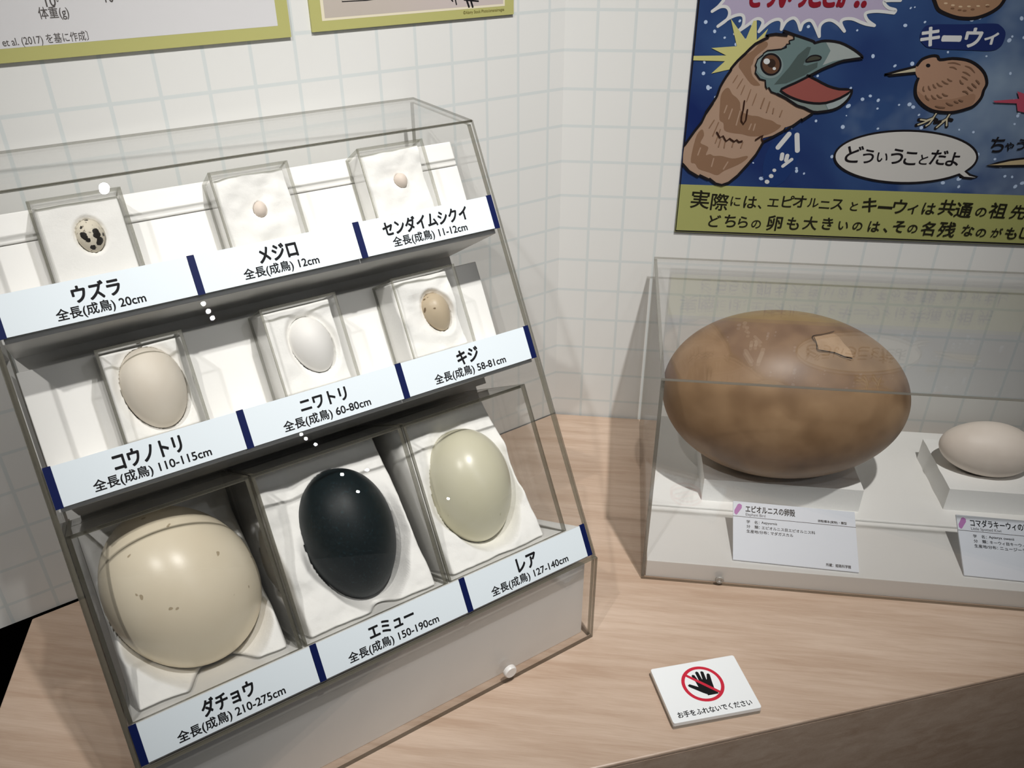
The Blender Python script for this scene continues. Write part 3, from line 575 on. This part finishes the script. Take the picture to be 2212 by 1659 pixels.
for s in ([(1225, 345), (1330, 385), (1450, 425), (1560, 465), (1570, 482), (1650, 460), (1740, 458), (1860, 478), (1970, 530), (2060, 590), (2112, 640), (2090, 655), (1900, 682), (1780, 725), (1650, 780), (1500, 860), (1350, 935), (1195, 1005), (1205, 1040), (1290, 1092), (1420, 1140), (1560, 1165), (1700, 1160), (1860, 1105), (1990, 1015), (1850, 1005), (1720, 968), (1600, 905), (1490, 850)], [(1990, 1015), (1985, 1060), (1940, 1130), (1860, 1200), (1770, 1240), (1650, 1260), (1550, 1262), (1450, 1215), (1370, 1190), (1250, 1110), (1150, 1060)], [(1235, 350), (1262, 392), (1130, 380), (1020, 402), (1050, 415), (900, 490), (785, 600), (700, 680), (620, 775), (625, 785), (570, 860), (500, 980), (465, 1080), (400, 1180), (340, 1264)]):
    ar.stroke(smooth2(fa(s), 2, False), ow, OL)
for s in ([(1335, 385), (1338, 440), (1282, 455), (1292, 490), (1250, 497), (1250, 530), (1205, 545), (1190, 552), (1035, 568), (990, 600), (985, 618), (925, 665), (900, 730), (910, 760), (898, 820), (950, 890), (1012, 905), (1015, 970), (1030, 1000), (1050, 985), (1080, 1035), (1150, 1062)],): ar.stroke(fa(s), .035, OL)
for s in ([(470, 110), (385, 235), (340, 330), (260, 430), (150, 585)], [(130, 800), (200, 880), (305, 942), (318, 925), (420, 975), (430, 965), (500, 1020), (570, 1038), (650, 1010), (750, 930), (860, 810), (960, 690), (1045, 545), (1150, 490), (1270, 425), (1290, 390), (1285, 425), (1400, 350), (1480, 290), (1475, 310), (1600, 225)]): ar.stroke(fb(s), ow, OL)
for s in ([(828, 85), (815, 180), (795, 260), (792, 310), (815, 345), (845, 300), (862, 185)], [(515, 440), (550, 500), (585, 480), (620, 540), (660, 510), (710, 545), (740, 525), (765, 550), (800, 540)], [(955, 525), (1000, 495), (1040, 475), (1022, 510), (1035, 540)]): ar.stroke(fb(s), .04, ink(48, 24, 14))
ar.build('bird_drawing', pk)
# --- sound-effect bubble
ar = Art(PF); ar.lay = 8
ar.fill(ell(fb, 1250, 735, 350, 178, 40, math.radians(-66)), ink(24, 50, 102))
for s, w in (([(1335, 465), (1210, 615)], .13), ([(1425, 475), (1430, 650)], .13), ([(1258, 695), (1250, 745)], .11), ([(1315, 710), (1302, 760)], .11), ([(1365, 752), (1265, 828)], .09)): ar.stroke(fb(s), w, WH)
for x, y, r in ((1168, 875, 22), (1132, 940, 26), (1085, 1005, 27)): ar.fill(ell(fb, x, y, r, r*.9, 16), WH)
ar.build('sound_effect', pk)
# --- kiwi, its name pill and egg
ar = Art(PF); ar.lay = 8
ar.fill(fc([(860, 0), (880, 60), (920, 120), (1000, 165), (1120, 205), (1230, 220), (1350, 215), (1480, 175), (1600, 110), (1680, 30), (1700, 0), (1750, -140), (1700, -320), (1520, -470), (1290, -520), (1060, -470), (890, -320), (840, -140)]), ink(152, 118, 92))
ar.stroke(smooth2(fc([(840, -140), (850, -40), (870, 20), (910, 110), (1000, 162), (1120, 203), (1230, 217), (1350, 212), (1480, 172), (1600, 107), (1680, 25), (1750, -140), (1700, -320), (1520, -470), (1290, -520), (1060, -470), (890, -320), (840, -140)]), 3, False), .085, OL)
for x, y in ((1000, 35), (1085, 58), (1175, 75), (1275, 72), (1385, 68), (1495, 58)): ar.fill(ell(fc, x, y, 24, 11, 12), ink(198, 172, 142))
for x, y in ((1080, 95), (1165, 115), (1225, 122), (1320, 105), (1500, 70)): ar.fill(ell(fc, x, y, 24, 11, 12), ink(118, 86, 64))
ar.fill(smooth2(fc([(690, 440), (735, 330), (840, 288), (1200, 285), (1560, 275), (1650, 300), (1710, 380), (1690, 490), (1640, 560), (1540, 600), (1300, 595), (850, 572), (740, 530)]), 4), ink(24, 40, 92))
for ch, x0, x1, y, h in (('キ', 710, 925, 432, 220), ('ー', 965, 1172, 455, 46), ('ウ', 1235, 1425, 445, 222), ('ィ', 1465, 1615, 455, 135)):
    (a0, b0), (a1, b1), (a2, b2) = fc([(x0, y), (x1, y), ((x0+x1)/2, y-h/2)]); ar.text(ch, a0, a1, (b0+b1)/2, 2*(b2-(b0+b1)/2), WH, .035)
kb = [(660, 770), (720, 700), (830, 662), (900, 667), (930, 708), (1080, 692), (1250, 712), (1370, 772), (1460, 872), (1487, 990), (1450, 1070), (1420, 1160), (1340, 1250), (1260, 1288), (1100, 1330), (960, 1332), (830, 1308), (720, 1240), (650, 1150), (637, 1060), (650, 980), (668, 935), (640, 870), (640, 800)]
CRM = ink(184, 176, 150)
for s in ([(890, 1340), (850, 1400), (770, 1430), (680, 1420)], [(850, 1400), (740, 1455), (650, 1485)], [(850, 1405), (800, 1470), (755, 1500)], [(850, 1405), (890, 1425)], [(1055, 1340), (1010, 1410), (960, 1440), (870, 1455)], [(1010, 1410), (940, 1470), (880, 1520)], [(1010, 1410), (1010, 1460), (1010, 1500)], [(1010, 1410), (1070, 1425)]): ar.stroke(fc(s), .085, OL)
for s in ([(890, 1340), (850, 1400), (770, 1430), (700, 1420)], [(850, 1400), (740, 1455), (670, 1480)], [(850, 1405), (800, 1470), (765, 1492)], [(1055, 1340), (1010, 1410), (960, 1440)], [(1010, 1410), (940, 1470), (890, 1512)], [(1010, 1410), (1010, 1460), (1008, 1490)]): ar.stroke(fc(s), .04, CRM)
ar.fill(fc([(645, 785), (450, 835), (300, 875), (265, 885), (330, 893), (640, 862)]), CRM); ar.stroke(fc([(645, 788), (450, 835), (270, 885), (330, 893), (640, 862)]), .06, OL)
ar.fill(smooth2(fc(kb), 3), ink(162, 128, 106)); ar.fill(smooth2(fc([(660, 1080), (760, 1150), (900, 1180), (1100, 1170), (1330, 1110), (1340, 1200), (1260, 1280), (1100, 1320), (960, 1322), (830, 1300), (720, 1230)]), 3), ink(148, 114, 92))
ar.stroke(smooth2(fc(kb[:-2]), 3, False), .075, OL); ar.fill(ell(fc, 788, 775, 27, 23, 16), OL)
for s in ([(1020, 748), (1100, 745), (1175, 770)], [(1040, 795), (1090, 800), (1130, 825)], [(1225, 780), (1290, 805), (1345, 865)], [(1195, 850), (1240, 865), (1290, 900)], [(1185, 905), (1225, 925), (1260, 950)], [(1015, 930), (1045, 955), (1075, 962)], [(950, 955), (990, 985), (1030, 998)], [(890, 980), (920, 1015), (960, 1025)], [(845, 995), (860, 1030), (885, 1045)], [(790, 1015), (800, 1050), (820, 1070)], [(735, 1020), (728, 1060), (745, 1085)], [(755, 1125), (770, 1165), (800, 1190)], [(825, 1125), (850, 1160), (885, 1175)], [(890, 1120), (920, 1150), (955, 1160)], [(955, 1105), (985, 1130), (1025, 1135)], [(1165, 945), (1180, 980), (1210, 995)], [(1305, 985), (1335, 1015), (1365, 1040)], [(1255, 1025), (1290, 1055), (1320, 1075)], [(1355, 945), (1385, 975), (1400, 998)], [(1195, 1080), (1235, 1085), (1265, 1115)], [(1000, 1215), (1040, 1240), (1085, 1248)], [(1095, 1195), (1120, 1210), (1150, 1218)], [(1150, 1180), (1180, 1195), (1205, 1198)], [(870, 1255), (920, 1270), (990, 1275)]): ar.stroke(smooth2(fc(s), 4, False), .04, ink(112, 84, 66), taper=True)
ar.fill(fc([(1560, 1195), (1870, 1170), (1845, 1080), (1960, 1120), (2100, 1200), (1960, 1340), (1850, 1315), (1840, 1225), (1580, 1215)]), ink(172, 72, 92))
ar.build('kiwi_drawing', pk)
# --- speech balloon and the other beak
ar = Art(PF); ar.lay = 40
el = [(895+787*math.cos(a), 393+288*math.sin(a)) for a in [math.radians(i*6) for i in range(60)]]
tail = [(1550, 550), (1600, 592), (1684, 616), (1620, 630), (1530, 622), (1480, 585)]
bal = [p for i, p in enumerate(el) if i*6 >= 47 or i*6 < 31]; bal = [(895+787*math.cos(math.radians(d)), 393+288*math.sin(math.radians(d))) for d in range(46, 393, 6)]+tail
ar.fill(fd(bal), ink(196, 194, 190)); ar.stroke(fd(bal), .055, OL, True)
for ch, x, y, h in (('ど', 325, 365, 185), ('う', 480, 390, 150), ('い', 635, 400, 100), ('う', 795, 390, 165), ('こ', 945, 412, 140), ('と', 1090, 425, 105), ('だ', 1257, 400, 160), ('よ', 1413, 420, 150)):
    (a0, b0), (a2, b2) = fd([(x, y), (x, y-h/2)]); hh = 2*(b2-b0); ww = aspect(ch, .03)*hh*1.02; ar.text(ch, a0-ww/2, a0+ww/2, b0, hh, OL, .02, -.05)
for ch, x, y, h in (('ち', 1905, 258, 165), ('ゃ', 2035, 278, 90), ('う', 2165, 258, 120)):
    (a0, b0), (a2, b2) = fd([(x, y), (x, y-h/2)]); hh = 2*(b2-b0); ww = aspect(ch, .02)*hh; ar.text(ch, a0-ww/2, a0+ww/2, b0, hh, OL, .012, -.05)
bk = [(1785, 488), (1900, 460), (2050, 427), (2212, 408), (2400, 400), (2400, 492), (2212, 490), (1900, 496)]
ar.fill(fd(bk), ink(182, 164, 128)); ar.stroke(fd(bk), .055, OL, True)
ar.build('speech_balloon', pk)
ar = Art(PF); ar.lay = 6
for fr, row in ((fe, (('実', 345, 215, 215), ('際', 575, 248, 200), ('に', 765, 240, 110), ('は', 940, 250, 140), ('、', 1050, 305, 40), ('エ', 1215, 255, 90), ('ピ', 1390, 240, 140), ('オ', 1530, 240, 140), ('ル', 1690, 255, 105), ('ニ', 1825, 280, 85), ('ス', 1975, 275, 120), ('ど', 515, 472, 140), ('ち', 700, 472, 145), ('ら', 855, 485, 130), ('の', 1010, 510, 95), ('卵', 1230, 497, 180), ('も', 1450, 503, 145), ('大', 1655, 497, 155), ('き', 1860, 503, 140))),
                (ff, (('と', 175, 242, 100), ('キ', 360, 225, 165), ('ー', 545, 255, 24), ('ウ', 720, 245, 165), ('ィ', 870, 275, 110), ('は', 1065, 270, 135), ('共', 1285, 255, 180), ('通', 1480, 285, 175), ('の', 1685, 310, 105), ('祖', 1890, 292, 185), ('先', 2130, 310, 165), ('い', 45, 470, 95), ('の', 215, 478, 95), ('は', 412, 482, 120), ('、', 545, 525, 45), ('そ', 710, 482, 135), ('の', 870, 508, 95), ('名', 1055, 505, 165), ('残', 1280, 515, 180), ('な', 1530, 527, 130), ('の', 1685, 555, 95), ('が', 1872, 553, 110), ('も', 2045, 562, 135), ('し', 2210, 560, 130)))):
    for ch, x, y, h in row:
        (a0, b0), (a2, b2) = fr([(x, y), (x, y-h/2)]); hh = 2*(b2-b0); ww = aspect(ch, .03)*hh*(1.0 if ch != 'ー' else .8); ar.text(ch, a0-ww/2, a0+ww/2, b0, hh, ink(28, 26, 12), .016, -.03)
ar.build('caption_lettering', pk)
# ------------------------------------------------------------------ two posters on the left wall
def WL(d, z, n=0.0): return (dLx*d+NX*n, dLy*d+NY*n, z)
NX, NY = (nLx, nLy) if nLy < 0 else (-nLx, -nLy)                              # into the room
OLIVE = mat('olive_print', rgb(174, 172, 110), .45, .3)
pa = empty('graph_poster', WL(11, 11.94), 'white graph poster with olive border, above the left case at upper left', 'poster')
g = Geo(); g.box(lambda a, b, c: WL(a, b, c), 7.58, 16.5, 11.945, 19, .002, .06, axis=2); g.build('poster_board', OLIVE, pa)
ar = Art(lambda x, z, L: WL(-x, z, .061+L*.0005))
ar.fill([(-16.2, 12.19), (-7.85, 12.19), (-7.85, 18.7), (-16.2, 18.7)], mat('poster_white', rgb(206, 205, 206), .45, .3))
ar.build('white_panel', pa)
ar = Art(lambda x, z, L: WL(-x, z, .063+L*.0005)); DG = mat('poster_grey_ink', rgb(84, 80, 78), .6, .2)
def wl_pt(px, py):
    d = unpx(px, py); n = Vector((NX, NY, 0)); t = -n.dot(CAM)/n.dot(d); p = CAM+d*t; return (-(p.x*dLx+p.y*dLy), p.z)
for s, a, b, h, bd in (('体重(g)', (82, 29), (147, 27), .235, .008), ('et al. (2017) を基に作成〕', (4, 92), (189, 77), .20, .004), ('10', (96, 2), (118, 0), .20, .006), ('0', (119, -3), (124, -4), .11, .004), ('10', (224, -7), (242, -9), .20, .006)):
    ar = Art(lambda x, z, L: WL(-x, z, .063+L*.0005))
    (x0, z0), (x1, z1) = wl_pt(*a), wl_pt(*b); ar.text(s, x0, x1, (z0+z1)/2, h, DG, bd); ar.build('lettering', pa)
pb = empty('photo_poster', WL(4.4, 12.0), 'olive-bordered poster with a pinkish photo, beside the white graph poster', 'poster')
g = Geo(); g.box(lambda a, b, c: WL(a, b, c), 1.69, 7.09, 12.0, 18, .002, .06, axis=2); g.build('poster_board', OLIVE, pb)
ar = Art(lambda x, z, L: WL(-x, z, .061+L*.0005))
ar.fill([(-6.83, 12.21), (-1.96, 12.21), (-1.96, 17.7), (-6.83, 17.7)], mat('cream_print', rgb(218, 210, 186), .5)); ar.fill([(-6.76, 12.26), (-2.01, 12.26), (-2.01, 17.6), (-6.76, 17.6)], mat('pinkish_print', rgb(206, 194, 190), .5, .2, lambda t, b: t.links.new(mix_n(t, ramp_n(t, tex_n(t, 3, 2), .35, .65), rgb(190, 178, 176), rgb(176, 168, 154)), b.inputs['Base Color'])))
ar.build('photo_panel', pb)
ar = Art(lambda x, z, L: WL(-x, z, .064+L*.0005))
q = [wl_pt(737, -14), wl_pt(736, 3), wl_pt(790, 0), wl_pt(850, -8)]; ar.stroke(q, .02, INK); ar.build('line_frame', pb); ar = Art(lambda x, z, L: WL(-x, z, .064+L*.0005))
for s, w in (([(1003, -6), (1010, 14)], .05), ([(1012, -6), (1018, 14)], .05), ([(980, -4), (983, 9)], .03), ([(1000, -1), (1030, 2)], .035), ([(968, -6), (975, 2)], .03)): ar.stroke([wl_pt(*p) for p in s], w, INK)
ar.build('bird_feet', pb); ar = Art(lambda x, z, L: WL(-x, z, .064+L*.0005))
(x0, z0), (x1, z1) = wl_pt(998, 28), wl_pt(1086, 20); ar.text('©Alamy Stock Photo/amanaimages', x0, x1, (z0+z1)/2, .095, mat('credit_ink', rgb(112, 104, 52), .6), .004)
ar.build('photo_credit', pb)
